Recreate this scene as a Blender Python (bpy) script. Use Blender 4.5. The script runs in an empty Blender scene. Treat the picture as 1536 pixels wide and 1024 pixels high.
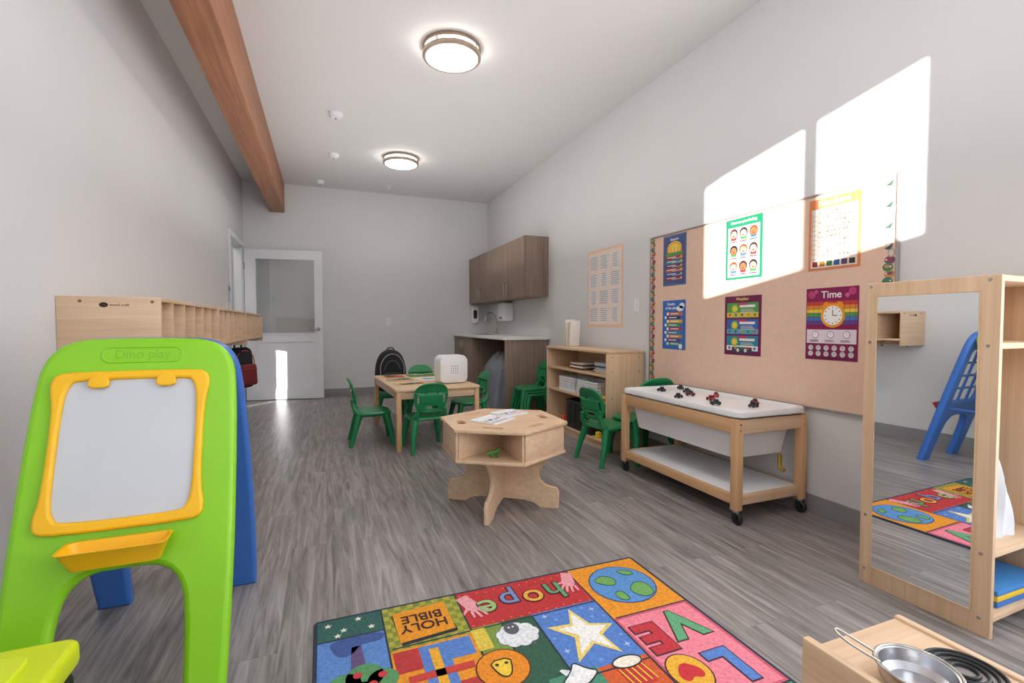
import bpy, bmesh, math, random
from mathutils import Vector, Matrix, Euler
random.seed(3)
S=bpy.context.scene; COL=S.collection
R=math.radians
# ------------------------------------------------------------------ materials
def lin(c):
    o=[]
    for v in c[:3]:
        v=v/255.0
        o.append(v/12.92 if v<=.04045 else ((v+.055)/1.055)**2.4)
    return (o[0],o[1],o[2],1)
def base_mat(name):
    m=bpy.data.materials.new(name); m.use_nodes=True
    nt=m.node_tree; b=nt.nodes['Principled BSDF']
    return m,nt,b
def mat(name,col,rough=.5,metal=0,var=.05,scale=6,bump=0.0,spec=None):
    m,nt,b=base_mat(name)
    L=nt.links; N=nt.nodes
    tc=N.new('ShaderNodeTexCoord'); no=N.new('ShaderNodeTexNoise')
    no.inputs['Scale'].default_value=scale; no.inputs['Detail'].default_value=4
    L.new(tc.outputs['Object'],no.inputs['Vector'])
    rp=N.new('ShaderNodeValToRGB'); c=lin(col)
    rp.color_ramp.elements[0].position=.3; rp.color_ramp.elements[1].position=.7
    rp.color_ramp.elements[0].color=(c[0]*(1-var),c[1]*(1-var),c[2]*(1-var),1)
    rp.color_ramp.elements[1].color=(min(1,c[0]*(1+var)),min(1,c[1]*(1+var)),min(1,c[2]*(1+var)),1)
    L.new(no.outputs['Fac'],rp.inputs['Fac']); L.new(rp.outputs['Color'],b.inputs['Base Color'])
    b.inputs['Roughness'].default_value=rough; b.inputs['Metallic'].default_value=metal
    if spec is not None: b.inputs['Specular IOR Level'].default_value=spec
    if bump:
        bp=N.new('ShaderNodeBump'); bp.inputs['Strength'].default_value=bump; bp.inputs['Distance'].default_value=.002
        n2=N.new('ShaderNodeTexNoise'); n2.inputs['Scale'].default_value=220
        L.new(tc.outputs['Object'],n2.inputs['Vector'])
        L.new(n2.outputs['Fac'],bp.inputs['Height']); L.new(bp.outputs['Normal'],b.inputs['Normal'])
    return m
def wood(name,c1,c2,axis='z',rough=.45,fine=40,c3=None):
    m,nt,b=base_mat(name); L=nt.links; N=nt.nodes
    tc=N.new('ShaderNodeTexCoord'); mp=N.new('ShaderNodeMapping')
    sc={'x':(1.2,fine,fine),'y':(fine,1.2,fine),'z':(fine,fine,1.2)}[axis]
    mp.inputs['Scale'].default_value=sc
    no=N.new('ShaderNodeTexNoise'); no.inputs['Scale'].default_value=1.0; no.inputs['Detail'].default_value=6; no.inputs['Roughness'].default_value=.6
    no.inputs['Distortion'].default_value=.6
    L.new(tc.outputs['Object'],mp.inputs['Vector']); L.new(mp.outputs['Vector'],no.inputs['Vector'])
    rp=N.new('ShaderNodeValToRGB'); e=rp.color_ramp.elements
    e[0].position=.3; e[0].color=lin(c1); e[1].position=.7; e[1].color=lin(c2)
    L.new(no.outputs['Fac'],rp.inputs['Fac'])
    n2=N.new('ShaderNodeTexNoise'); n2.inputs['Scale'].default_value=2.5; L.new(tc.outputs['Object'],n2.inputs['Vector'])
    mx=N.new('ShaderNodeMixRGB'); mx.blend_type='MULTIPLY'; mx.inputs['Fac'].default_value=.22
    L.new(rp.outputs['Color'],mx.inputs['Color1'])
    r2=N.new('ShaderNodeValToRGB'); r2.color_ramp.elements[0].color=(.75,.73,.71,1); r2.color_ramp.elements[1].color=(1,1,1,1)
    r2.color_ramp.elements[0].position=.35; r2.color_ramp.elements[1].position=.65
    L.new(n2.outputs['Fac'],r2.inputs['Fac']); L.new(r2.outputs['Color'],mx.inputs['Color2'])
    L.new(mx.outputs['Color'],b.inputs['Base Color']); b.inputs['Roughness'].default_value=rough
    return m
_K={}
def K(r,g,b,rough=.6,metal=0):
    k=(r,g,b,rough,metal)
    if k not in _K: _K[k]=mat('tint_%d_%d_%d'%(r,g,b),(r,g,b),rough,metal,var=.04,scale=20)
    return _K[k]
def emis(name,col,strength):
    m,nt,b=base_mat(name); e=nt.nodes.new('ShaderNodeEmission'); e.inputs['Color'].default_value=col; e.inputs['Strength'].default_value=strength
    nt.links.new(e.outputs[0],nt.nodes['Material Output'].inputs['Surface']); return m

WALL=mat('painted_wall',(221,221,222),.85,var=.015,scale=1.5,bump=.15)
CEIL=mat('painted_ceiling',(224,223,223),.9,var=.01,scale=1.5,bump=.1)
TRIM=mat('vinyl_baseboard',(146,145,147),.5)
WHITE=mat('white_paint',(232,234,238),.4,var=.02)
PLW=mat('white_plastic',(236,237,240),.35,var=.02)
BIRX=wood('birch_x',(216,180,144),(234,204,172),'x'); BIRY=wood('birch_y',(211,174,138),(231,200,167),'y'); BIRZ=wood('birch_z',(216,180,143),(235,205,170),'z')
MAPLE=wood('maple_frame',(206,160,114),(226,184,140),'z')
MAPLEY=wood('maple_frame_y',(206,160,114),(226,184,140),'y')
BEAM=wood('beam_wood',(146,92,60),(184,124,86),'y',.5,30)
CAB=wood('cabinet_laminate',(120,100,88),(158,136,120),'z',.5,60)
GREEN=mat('lime_plastic',(142,210,34),.35,var=.04,scale=4,bump=.1)
BLUE=mat('blue_plastic',(62,114,198),.35,var=.04,scale=4)
YEL=mat('yellow_plastic',(252,192,20),.35,var=.03)
BOARD=mat('drawing_board',(206,209,217),.25,var=.03,scale=3)
CHG=mat('green_chair_plastic',(22,132,78),.32,var=.05,scale=8)
STEEL=mat('brushed_steel',(190,188,184),.25,1,var=.05,scale=30)
DARK=mat('black_rubber',(26,26,28),.5)
BLACK=mat('black_fabric',(28,29,33),.8,bump=.3)
CLOTH=mat('grey_cloth',(134,138,146),.8,bump=.3,var=.08)
BULB=emis('lamp_diffuser',(1,.955,.9,1),27)
def mirror_mat():
    m,nt,b=base_mat('mirror_glass'); b.inputs['Base Color'].default_value=(.88,.9,.91,1); b.inputs['Metallic'].default_value=1; b.inputs['Roughness'].default_value=.012
    return m
MIR=mirror_mat()
def glass_mat():
    m,nt,b=base_mat('door_glass'); N=nt.nodes; L=nt.links
    t=N.new('ShaderNodeBsdfTransparent'); t.inputs[0].default_value=(.96,.97,.97,1)
    g=N.new('ShaderNodeBsdfGlossy'); g.inputs['Roughness'].default_value=.03
    mx=N.new('ShaderNodeMixShader'); mx.inputs[0].default_value=.14
    L.new(t.outputs[0],mx.inputs[1]); L.new(g.outputs[0],mx.inputs[2]); L.new(mx.outputs[0],N['Material Output'].inputs['Surface']); return m
GLASS=glass_mat()
def floor_mat():
    m,nt,b=base_mat('vinyl_plank_floor'); N=nt.nodes; L=nt.links
    tc=N.new('ShaderNodeTexCoord')
    m1=N.new('ShaderNodeMapping'); m1.inputs['Rotation'].default_value=(0,0,R(90)); L.new(tc.outputs['Object'],m1.inputs['Vector'])
    br=N.new('ShaderNodeTexBrick'); br.inputs['Scale'].default_value=1; br.inputs['Brick Width'].default_value=1.22; br.inputs['Row Height'].default_value=.152
    br.inputs['Mortar Size'].default_value=.001; br.offset=.37; br.inputs['Bias'].default_value=0
    br.inputs['Color1'].default_value=(.74,.74,.74,1); br.inputs['Color2'].default_value=(1,1,1,1); br.inputs['Mortar'].default_value=(.5,.49,.48,1)
    L.new(m1.outputs['Vector'],br.inputs['Vector'])
    ad=N.new('ShaderNodeVectorMath'); ad.operation='MULTIPLY_ADD'
    L.new(br.outputs['Color'],ad.inputs[0]); ad.inputs[1].default_value=(7,13,3); L.new(tc.outputs['Object'],ad.inputs[2])
    m2=N.new('ShaderNodeMapping'); m2.inputs['Scale'].default_value=(34,2.2,1); L.new(ad.outputs[0],m2.inputs['Vector'])
    n=N.new('ShaderNodeTexNoise'); n.inputs['Scale'].default_value=1; n.inputs['Detail'].default_value=10; n.inputs['Roughness'].default_value=.66; n.inputs['Distortion'].default_value=.9
    L.new(m2.outputs['Vector'],n.inputs['Vector'])
    rp=N.new('ShaderNodeValToRGB'); e=rp.color_ramp.elements
    e[0].position=.3; e[0].color=lin((98,93,92)); e[1].position=.7; e[1].color=lin((180,174,172))
    k=e.new(.5); k.color=lin((145,139,137))
    L.new(n.outputs['Fac'],rp.inputs['Fac'])
    mx=N.new('ShaderNodeMixRGB'); mx.blend_type='MULTIPLY'; mx.inputs['Fac'].default_value=.5
    L.new(rp.outputs['Color'],mx.inputs['Color1']); L.new(br.outputs['Color'],mx.inputs['Color2'])
    L.new(mx.outputs['Color'],b.inputs['Base Color'])
    b.inputs['Roughness'].default_value=.36
    bp=N.new('ShaderNodeBump'); bp.inputs['Strength'].default_value=.12; bp.inputs['Distance'].default_value=.002
    L.new(n.outputs['Fac'],bp.inputs['Height']); L.new(bp.outputs['Normal'],b.inputs['Normal'])
    return m
FLOOR=floor_mat()

# ------------------------------------------------------------------ geometry helpers
def rrect(w,h,r=.01,cx=0,cy=0,n=5):
    pts=[]; r=min(r,w/2-1e-5,h/2-1e-5)
    for (sx,sy,a0) in ((1,1,0),(-1,1,90),(-1,-1,180),(1,-1,270)):
        for i in range(n+1):
            a=R(a0+90*i/n); pts.append((cx+sx*(w/2-r)+r*math.cos(a),cy+sy*(h/2-r)+r*math.sin(a)))
    return pts
def circ(r,cx=0,cy=0,n=24,ry=None):
    ry=ry or r
    return [(cx+r*math.cos(2*math.pi*i/n),cy+ry*math.sin(2*math.pi*i/n)) for i in range(n)]
def chaikin(p,it=2,closed=True):
    for _ in range(it):
        q=[]; n=len(p)
        rng=range(n) if closed else range(n-1)
        if not closed: q.append(p[0])
        for i in rng:
            a=p[i]; b=p[(i+1)%n]
            q.append(tuple(.75*a[k]+.25*b[k] for k in range(len(a)))); q.append(tuple(.25*a[k]+.75*b[k] for k in range(len(a))))
        if not closed: q.append(p[-1])
        p=q
    return p
def T(x=0,y=0,z=0): return Matrix.Translation((x,y,z))
def RX(a): return Matrix.Rotation(R(a),4,'X')
def RY(a): return Matrix.Rotation(R(a),4,'Y')
def RZ(a): return Matrix.Rotation(R(a),4,'Z')
def conv(data):
    ob=bpy.data.objects.new('tmp',data); COL.objects.link(ob)
    bpy.context.view_layer.update()
    dg=bpy.context.evaluated_depsgraph_get()
    me=bpy.data.meshes.new_from_object(ob.evaluated_get(dg))
    bpy.data.objects.remove(ob); bpy.data.curves.remove(data)
    me.materials.clear()
    return me
class Obj:
    def __init__(s,name,loc=(0,0,0),rz=0,M=None):
        s.name=name; s.M=M if M is not None else T(*loc)@RZ(rz); s.bm=bmesh.new(); s.mats=[]
    def add(s,me,m,M=None):
        if M is not None: me.transform(M)
        if m not in s.mats: s.mats.append(m)
        i=s.mats.index(m)
        me.polygons.foreach_set('material_index',[i]*len(me.polygons))
        s.bm.from_mesh(me); bpy.data.meshes.remove(me)
    def box(s,c,size,m,bev=.003,M=None,seg=2,taper=None):
        bm=bmesh.new(); bmesh.ops.create_cube(bm,size=1)
        for v in bm.verts:
            t=1
            if taper and v.co.z>0: t=taper
            v.co=Vector((v.co.x*size[0]*t,v.co.y*size[1]*t,v.co.z*size[2]))
        bev=min(bev,min(size)*.45)
        if bev>0: bmesh.ops.bevel(bm,geom=list(bm.edges),offset=bev,segments=seg,profile=.5,affect='EDGES')
        me=bpy.data.meshes.new('t'); bm.to_mesh(me); bm.free()
        s.add(me,m,(M if M is not None else Matrix())@T(*c))
    def bx(s,x0,x1,y0,y1,z0,z1,m,bev=.003,**k):
        s.box(((x0+x1)/2,(y0+y1)/2,(z0+z1)/2),(abs(x1-x0),abs(y1-y0),abs(z1-z0)),m,bev,**k)
    def slab(s,outs,th,m,M=None,bev=.002,fn=None):
        if not isinstance(outs[0],list): outs=[outs]
        cu=bpy.data.curves.new('t','CURVE'); cu.dimensions='2D'; cu.fill_mode='BOTH'
        bev=min(bev,th*.45)
        cu.extrude=th/2-bev; cu.bevel_depth=bev; cu.bevel_resolution=2 if bev>.005 else 1; cu.offset=-bev
        if bev>.03: cu.bevel_resolution=5
        for o in outs:
            sp=cu.splines.new('POLY'); sp.points.add(len(o)-1)
            for i,p in enumerate(o): sp.points[i].co=(p[0],p[1],0,1)
            sp.use_cyclic_u=True
        me=conv(cu)
        if fn:
            for v in me.vertices: v.co=fn(v.co)
        s.add(me,m,M)
    def flat(s,o,m,z,M=None,th=.0008):
        bm=bmesh.new()
        a=[bm.verts.new((p[0],p[1],z+th)) for p in o]
        f=bm.faces.new(a)
        bm.normal_update()
        if f.normal.z<0: f.normal_flip()
        bmesh.ops.triangulate(bm,faces=[f])
        me=bpy.data.meshes.new('t'); bm.to_mesh(me); bm.free(); s.add(me,m,M)
    def tube(s,pts,r,m,M=None,cyc=False,res=3,radii=None):
        cu=bpy.data.curves.new('t','CURVE'); cu.dimensions='3D'; cu.bevel_depth=r; cu.bevel_resolution=res; cu.use_fill_caps=True
        sp=cu.splines.new('POLY'); sp.points.add(len(pts)-1)
        for i,p in enumerate(pts):
            sp.points[i].co=(p[0],p[1],p[2],1)
            if radii: sp.points[i].radius=radii[i]/r
        sp.use_cyclic_u=cyc
        s.add(conv(cu),m,M)
    def loft(s,specs,m,M=None,r=.05,k=1.0,caps=True):
        bm=bmesh.new(); prev=None
        for (w,l,z,y) in specs:
            ring=[bm.verts.new((px*k,py+y,z)) for px,py in rrect(w,l,r,n=5)]
            if prev:
                for i in range(len(ring)): bm.faces.new((prev[i],prev[(i+1)%len(ring)],ring[(i+1)%len(ring)],ring[i]))
            elif caps: bm.faces.new(list(reversed(ring)))
            prev=ring
        if caps: bm.faces.new(prev)
        bmesh.ops.recalc_face_normals(bm,faces=list(bm.faces))
        me=bpy.data.meshes.new('t'); bm.to_mesh(me); bm.free(); s.add(me,m,M)
    def lathe(s,prof,m,M=None,n=32):
        bm=bmesh.new(); rings=[]
        for (r,z) in prof:
            if r<1e-6: rings.append([bm.verts.new((0,0,z))])
            else: rings.append([bm.verts.new((r*math.cos(2*math.pi*i/n),r*math.sin(2*math.pi*i/n),z)) for i in range(n)])
        for a,b in zip(rings[:-1],rings[1:]):
            for i in range(n):
                j=(i+1)%n
                if len(a)==1 and len(b)==1: continue
                if len(a)==1: bm.faces.new((a[0],b[i],b[j]))
                elif len(b)==1: bm.faces.new((a[i],b[0],a[j]))
                else: bm.faces.new((a[i],b[i],b[j],a[j]))
        bmesh.ops.recalc_face_normals(bm,faces=list(bm.faces))
        me=bpy.data.meshes.new('t'); bm.to_mesh(me); bm.free(); s.add(me,m,M)
    def text(s,txt,size,x,y,z,m,M=None,rot=0,bold=0.0,space=1.0):
        cu=bpy.data.curves.new('t','FONT'); cu.body=txt; cu.size=size; cu.align_x='CENTER'; cu.align_y='CENTER'; cu.extrude=.0004; cu.offset=bold; cu.space_line=space
        me=conv(cu); L=T(x,y,z)@RZ(rot)
        s.add(me,m,(M@L) if M is not None else L)
    def done(s,parent=None):
        me=bpy.data.meshes.new(s.name); s.bm.to_mesh(me); s.bm.free()
        for m in s.mats: me.materials.append(m)
        me.polygons.foreach_set('use_smooth',[True]*len(me.polygons))
        me.set_sharp_from_angle(angle=R(38))
        ob=bpy.data.objects.new(s.name,me); COL.objects.link(ob); ob.matrix_world=s.M
        return ob
def inst(src,name,M):
    ob=bpy.data.objects.new(name,src.data); COL.objects.link(ob); ob.matrix_world=M; return ob

XL,XR,YB,YR,H=-1.03,2.54,7.6,-1.0,3.05
# ------------------------------------------------------------------ room shell
def room(name,boxes,m,bev=0):
    o=Obj(name)
    for b in boxes: o.bx(*b,m,bev)
    return o.done()
room('floor',[(-2.3,XR+.1,YR-.05,YB+.1,-.1,0)],FLOOR)
room('ceiling',[(-2.3,XR+.1,YR-.05,YB+.1,H,H+.1)],CEIL)
room('wall_back',[(-2.3,XR+.1,YB,YB+.1,0,H)],WALL)
wy0,wy1,wz0,wz1=-.92,.66,.2,2.9  # opening added behind the camera to let sky light in
room('wall_right',[(XR,XR+.1,wy1,YB,0,H),(XR,XR+.1,YR-.05,wy0,0,H),(XR,XR+.1,wy0,wy1,0,wz0),(XR,XR+.1,wy0,wy1,wz1,H)],WALL)
room('wall_left',[(XL-.1,XL,YR-.05,6.56,0,H),(XL-.1,XL,7.5,YB,0,H),(XL-.1,XL,6.56,7.5,2.12,H)],WALL)
sx0,sx1,sz0,sz1=-.63,.525,1.87,2.655
room('wall_rear',[(XL,XR,YR-.03,YR,0,sz0),(XL,XR,YR-.03,YR,sz1,H),(XL,sx0,YR-.03,YR,sz0,sz1),(sx1,XR,YR-.03,YR,sz0,sz1)],WALL)
room('window_1',[(.015,.077,YR-.03,YR,sz0,sz1)],WHITE)
room('sky_fill_window',[(XR+.02,XR+.07,wy0,wy0+.05,wz0,wz1),(XR+.02,XR+.07,wy1-.05,wy1,wz0,wz1),(XR+.02,XR+.07,wy0+.05,wy1-.05,wz0,wz0+.05),(XR+.02,XR+.07,wy0+.05,wy1-.05,wz1-.05,wz1),(XR+.02,XR+.07,-.155,-.105,wz0+.05,wz1-.05)],WHITE)  # frame of the unseen window added as a sky light source
room('corridor_sun_mask',[(-2.3,-2.2,4.4,5.28,0,H),(-2.3,-2.2,5.56,YB,0,H),(-2.3,-2.2,5.28,5.56,0,.24),(-2.3,-2.2,5.28,5.56,1.03,H),(-2.3,XL-.1,4.3,4.4,0,H)],WALL)  # unseen walls added to block sun; slot shapes the patch on the door
room('baseboard_right',[(XR-.012,XR,YR,5.2,0,.1)],TRIM)
room('baseboard_left',[(XL,XL+.012,YR,6.49,0,.1)],TRIM)
room('baseboard_back',[(XL,1.96,YB-.012,YB,0,.1)],TRIM)
room('trim_1',[(XL,XL+.015,6.50,6.565,0,2.18),(XL,XL+.015,7.495,7.56,0,2.18),(XL,XL+.015,6.565,7.495,2.115,2.18),
  (XL-.104,XL-.001,6.56,6.575,0,2.105),(XL-.104,XL-.001,7.485,7.50,0,2.105),(XL-.104,XL-.001,6.56,7.50,2.105,2.12)],WHITE,.001)
o=Obj('ceiling_beam',(-.595,3.3,2.845)); o.box((0,0,0),(.19,8.59,.41),BEAM,.004); o.done()
VX=Matrix(((1,0,0,0),(0,0,-1,0),(0,1,0,0),(0,0,0,1)))   # XY plane -> XZ plane facing -Y
o=Obj('door_1',(-1.0,7.48,.008),rz=-7.5)
o.slab([[(0,0),(1,0),(1,2.08),(0,2.08)],[(.14,.92),(.89,.92),(.89,1.96),(.14,1.96)],[(.14,.14),(.89,.14),(.89,.8),(.14,.8)]],.042,WHITE,VX,.002)
o.box((.515,0,.47),(.75,.02,.66),WHITE,0)
o.box((.515,0,1.44),(.75,.008,1.04),GLASS,0)
for z in (.925,1.955): o.box((.515,-.018,z),(.75,.02,.012),WHITE,0)
o.lathe([(0,0),(.026,0),(.026,.012),(0,.012)],STEEL,T(.94,-.021,.98)@RX(90))
o.tube([(.94,-.02,.98),(.94,-.06,.98),(.93,-.065,.98),(.83,-.065,.98)],.009,STEEL)
for z in (.2,1.0,1.85): o.box((0.0,-.022,z),(.012,.012,.1),STEEL,.002)
o.done()
def plate(name,M,w=.075,h=.115,kind='switch'):
    o=Obj(name,M=M); o.slab(rrect(w,h,.008),.006,PLW,T(0,0,.003))
    if kind=='switch': o.slab(rrect(.03,.06,.003),.004,WHITE,T(0,0,.008))
    else:
        for dy in(-.022,.022):
            o.slab(rrect(.03,.028,.01),.003,WHITE,T(0,dy,.007)); o.box((-.006,dy,.009),(.003,.01,.001),DARK,0); o.box((.006,dy,.009),(.003,.01,.001),DARK,0)
    o.done()
def MR(y,z,off=0): return Matrix(((0,0,-1,XR-off),(-1,0,0,y),(0,1,0,z),(0,0,0,1)))
def ML(y,z,off=0): return Matrix(((0,0,1,XL+off),(1,0,0,y),(0,1,0,z),(0,0,0,1)))
def MB(x,z,off=0): return Matrix(((1,0,0,x),(0,0,-1,YB-off),(0,1,0,z),(0,0,0,1)))
plate('light_switch',MR(3.50,1.22)); plate('light_switch',ML(6.3,1.25)); 
plate('wall_outlet',MB(.93,1.1,0),kind='o')
plate('wall_outlet',MR(3.28,.4),kind='o')
o=Obj('door_sign',M=ML(6.44,1.42)); o.slab(rrect(.1,.2,.01),.008,K(200,205,212),T(0,0,.004)); o.slab(rrect(.08,.05,.005,0,.05),.002,K(90,110,150),T(0,0,.009)); o.done()
RINGM=K(176,158,142,.28,1)
def ceil_lamp(x,y):
    o=Obj('ceiling_lamp',(x,y,H))
    o.lathe([(0,0),(.183,0),(.183,-.075),(.17,-.088),(.1,-.1),(0,-.104)],BULB,n=48)
    for a,b in ((0,-.028),(-.048,-.082)):
        o.lathe([(.187,a),(.205,a),(.208,a-.004),(.208,b+.004),(.203,b),(.187,b),(.187,a)],RINGM,n=48)
    for i in range(4):
        a=R(45+90*i); o.box((.198*math.cos(a),.198*math.sin(a),-.038),(.012,.012,.03),STEEL,.001)
    o.done()
for y in (5.91,3.45,.99): ceil_lamp(.885,y)
ceil_lamp(-1.66,6.3)  # extra lamp added to brighten the dark corridor beyond the doorway
def detector(x,y,r=.06):
    o=Obj('smoke_detector',(x,y,H)); o.lathe([(0,0),(r,0),(r,-.02),(r*.8,-.038),(r*.75,-.03),(r*.7,-.045),(0,-.05)],PLW,n=32); o.lathe([(0,-.05),(.01,-.05),(.01,-.053),(0,-.053)],K(180,60,50),n=12); o.done()
detector(.13,4.91,.065); detector(.13,6.08); detector(-.02,7.25,.05)
o=Obj('fire_sprinkler',(.9,7.2,H)); o.lathe([(0,0),(.035,0),(.03,-.008),(.012,-.01),(.012,-.03),(.025,-.032),(.025,-.036),(0,-.036)],PLW,n=24); o.done()

# ------------------------------------------------------------------ kitchenette
XC=XR-.004
o=Obj('base_cabinet',(0,0,0))
y0,y1,xf=5.25,YB-.016,1.97
o.bx(xf,XR-.016,y0,y0+.025,0,.87,CAB,.001)
o.bx(xf,XC,6.6,6.62,0,.87,CAB,.001)
o.bx(xf+.02,XC,6.62,y1,.1,.87,CAB,.001)
o.bx(xf+.06,XC,6.62,y1,0,.1,K(60,52,48),0)
o.bx(xf,xf+.02,6.62,7.09,.11,.865,CAB,.002); o.bx(xf,xf+.02,7.1,7.57,.11,.865,CAB,.002)
for y in(7.04,7.15): o.tube([(xf,y,.7),(xf-.025,y,.7),(xf-.025,y,.82),(xf,y,.82)],.005,STEEL)
o.bx(XC-.02,XC,y0+.03,6.6,0.1,.87,K(150,132,118),0)
o.bx(xf-.025,XC,y0-.02,y1,.87,.905,mat('countertop',(236,234,232),.3,var=.02),.004)
o.bx(2.08,2.42,6.7,7.2,.9055,.908,STEEL,.001)
o.done()
o=Obj('sink_faucet',(2.46,6.95,.908))
o.lathe([(0,0),(.028,0),(.026,.02),(.016,.03),(.015,.06),(0,.06)],STEEL,n=24)
o.tube(chaikin([(0,0,.05),(0,0,.26),(-.06,0,.33),(-.16,0,.31),(-.18,0,.2)],3,False),.011,STEEL)
o.tube([(0,0,.05),(0,-.03,.06),(0,-.08,.09)],.006,STEEL); o.done()
o=Obj('wall_cabinet')
xf=2.22; y0=5.27; z0,z1=1.39,2.11
o.bx(xf+.02,XC,y0,y1,z0,z1,CAB,.001)
n=4; w=(y1-y0)/n
for i in range(n):
    a=y0+i*w; o.bx(xf,xf+.019,a+.003,a+w-.003,z0+.002,z1-.002,CAB,.002)
    hy=a+w-.05 if i%2==0 else a+.05
    o.tube([(xf,hy,z0+.04),(xf-.028,hy,z0+.04),(xf-.028,hy,z0+.2),(xf,hy,z0+.2)],.006,STEEL)
o.done()
o=Obj('soap_dispenser',M=MB(2.3,1.22)); o.slab(rrect(.12,.29,.04),.09,PLW,T(0,0,.046),.015); o.slab(rrect(.06,.14,.025),.01,DARK,T(0,0.0,.092),.003); o.box((0,-.15,.05),(.05,.03,.05),PLW,.01); o.done()
o=Obj('paper_towel_dispenser',M=MR(6.55,1.24)); o.slab(rrect(.3,.27,.04),.15,PLW,T(0,0,.077),.025); o.slab(rrect(.1,.025,.01,0,-.09),.004,K(90,90,95),T(0,0,.152)); o.done()
o=Obj('draped_cloth',(2.16,5.86,0))
bm=bmesh.new(); rows=[]; n=72
for k in range(15):
    t=k/14; z=.68*(1-t)
    ring=[]
    for i in range(n):
        a=2*math.pi*i/n; ca,sa=math.cos(a),math.sin(a)
        q=(abs(ca)**4+abs(sa)**4)**-.25
        rad=min(1,.25+1.6*t**.6) if k<4 else 1
        f=1+(.08*math.sin(7*a+1.3)+.05*math.sin(13*a+4*t))*(.25+t)
        ring.append(bm.verts.new((.19*q*ca*rad*f*(.82+.18*t),.44*q*sa*rad*f*(.82+.18*t),max(0.002,z+.03*math.sin(5*a)*(1-t)))))
    rows.append(ring)
for a,b in zip(rows[:-1],rows[1:]):
    for i in range(n): bm.faces.new((a[i],b[i],b[(i+1)%n],a[(i+1)%n]))
bm.faces.new(rows[0]); bmesh.ops.recalc_face_normals(bm,faces=list(bm.faces))
me=bpy.data.meshes.new('t'); bm.to_mesh(me); bm.free(); o.add(me,CLOTH); o.done()

# ------------------------------------------------------------------ wall cubbies
def cubby(y0,y1,ylabel=False):
    xw,xf=XL+.001,-.667; z0,z1=.865,1.17; L=y1-y0
    o=Obj('wall_cubby_shelf',(xw,y0,z0)); D=xf-xw; Hh=z1-z0; th=.018; e=.0015
    o.bx(e,.01,e*2,L-e*2,e,Hh-e*2,BIRY,0)
    o.bx(e,D-e,th-.002,L-th+.002,Hh-th,Hh-e,BIRY,.002)
    o.bx(e,D-e,th-.002,L-th+.002,.045,.045+th,BIRY,.002)
    o.bx(0,D,0,th,0,Hh,BIRX,.003); o.bx(0,D,L-th,L,0,Hh,BIRX,.003)
    for i in range(1,6):
        y=L*i/6; o.bx(.01,D-.004,y-.007,y+.007,.06,Hh-th,BIRX,.001)
    o.bx(e*2,.03,th,L-th,0.002,.045,BIRY,.001)
    for i in range(6):
        y=L*(i+.5)/6; o.tube(chaikin([(.03,y,.03),(.07,y,.03),(.085,y,.0),(.07,y,-.02),(.06,y,-.005)],2,False),.004,STEEL)
    E=VX
    for x in(.08,D-.03):
        o.slab(circ(.007,x,Hh-.02,12),.002,K(150,120,90,.3,1),E)
    if ylabel:
        o.slab(circ(.016,.16,Hh-.035,16,.011),.001,K(50,35,28),E)
        o.text('wood craft',.016,.215,Hh-.035,.0004,K(110,75,50),E)
    return o.done()
cubby(2.53,3.77,True); cubby(3.79,5.03); cubby(5.05,6.29)

def backpack(name,M,main,acc,trim):
    o=Obj(name,M=M)
    o.box((0,0,.21),(.29,.15,.42),main,.06,seg=5,taper=.82)
    o.box((0,-.085,.14),(.23,.07,.22),acc,.03,seg=4,taper=.9)
    o.tube(chaikin([(-.11,-.074,.08),(-.125,-.06,.3),(-.06,-.055,.385),(.06,-.055,.385),(.125,-.06,.3),(.11,-.074,.08)],3,False),.005,trim)
    o.tube(chaikin([(-.05,.03,.4),(-.04,.03,.46),(.04,.03,.46),(.05,.03,.4)],3,False),.009,DARK)
    for s in(-1,1): o.tube(chaikin([(s*.07,.06,.38),(s*.1,.12,.3),(s*.11,.11,.15),(s*.1,.06,.04)],3,False),.014,DARK)
    o.tube([(-.09,-.122,.2),(.09,-.122,.2)],.004,trim)
    return o.done()
backpack('backpack',T(-.80,5.58,.40)@RZ(55),BLACK,K(120,32,38,.7),K(190,60,50))

# ------------------------------------------------------------------ bulletin board + posters
o=Obj('bulletin_board',M=MR(2.38,1.175,.001))
W_,Hb=1.84,1.17
PEACH=(234,200,178)
o.slab(rrect(W_,Hb,.004),.012,mat('peach_fabric',PEACH,.9,var=.03,scale=30,bump=.3),T(0,0,.006))
fr=K(176,170,166,.35,.6)
for y in(-Hb/2,Hb/2): o.box((0,y,.01),(W_,.012,.018),fr,.002)
for x in(-W_/2,W_/2): o.box((x,0,.01),(.012,Hb+.012,.018),fr,.002)
cols=[(176,62,60),(60,120,130),(205,150,80),(80,130,80),(120,80,120),(205,130,120)]
for side in(-1,1):
    x=side*(W_/2-.035)
    for i in range(34):
        y=-Hb/2+.03+i*(Hb-.06)/33
        if side==1 and i>22:
            a=.5+i*.9
            o.flat(circ(.017,x+.014*math.sin(a),y,10,.021),K(170,172,172),.0122+.0003*(i%2))
            o.flat(circ(.011,x+.014*math.sin(a),y,8,.015),K(*PEACH),.0128+.0003*(i%2))
            if i%3==0: o.flat([(x-.02,y-.012),(x+.018,y+.012),(x+.006,y-.016)],K(60,90,74),.0146)
        else:
            o.flat(circ(.024,x+.004*(-1)**i,y,12,.02),K(*cols[i%6]),.0122+.0003*(i%2))
            o.flat(circ(.013,x+.006*(-1)**i,y+.004,8,.008),K(*cols[(i+2)%6]),.0136)
            o.flat(circ(.005,x-.01*(-1)**i,y+.002,6),K(236,222,190),.0146)
o.done()
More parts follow.
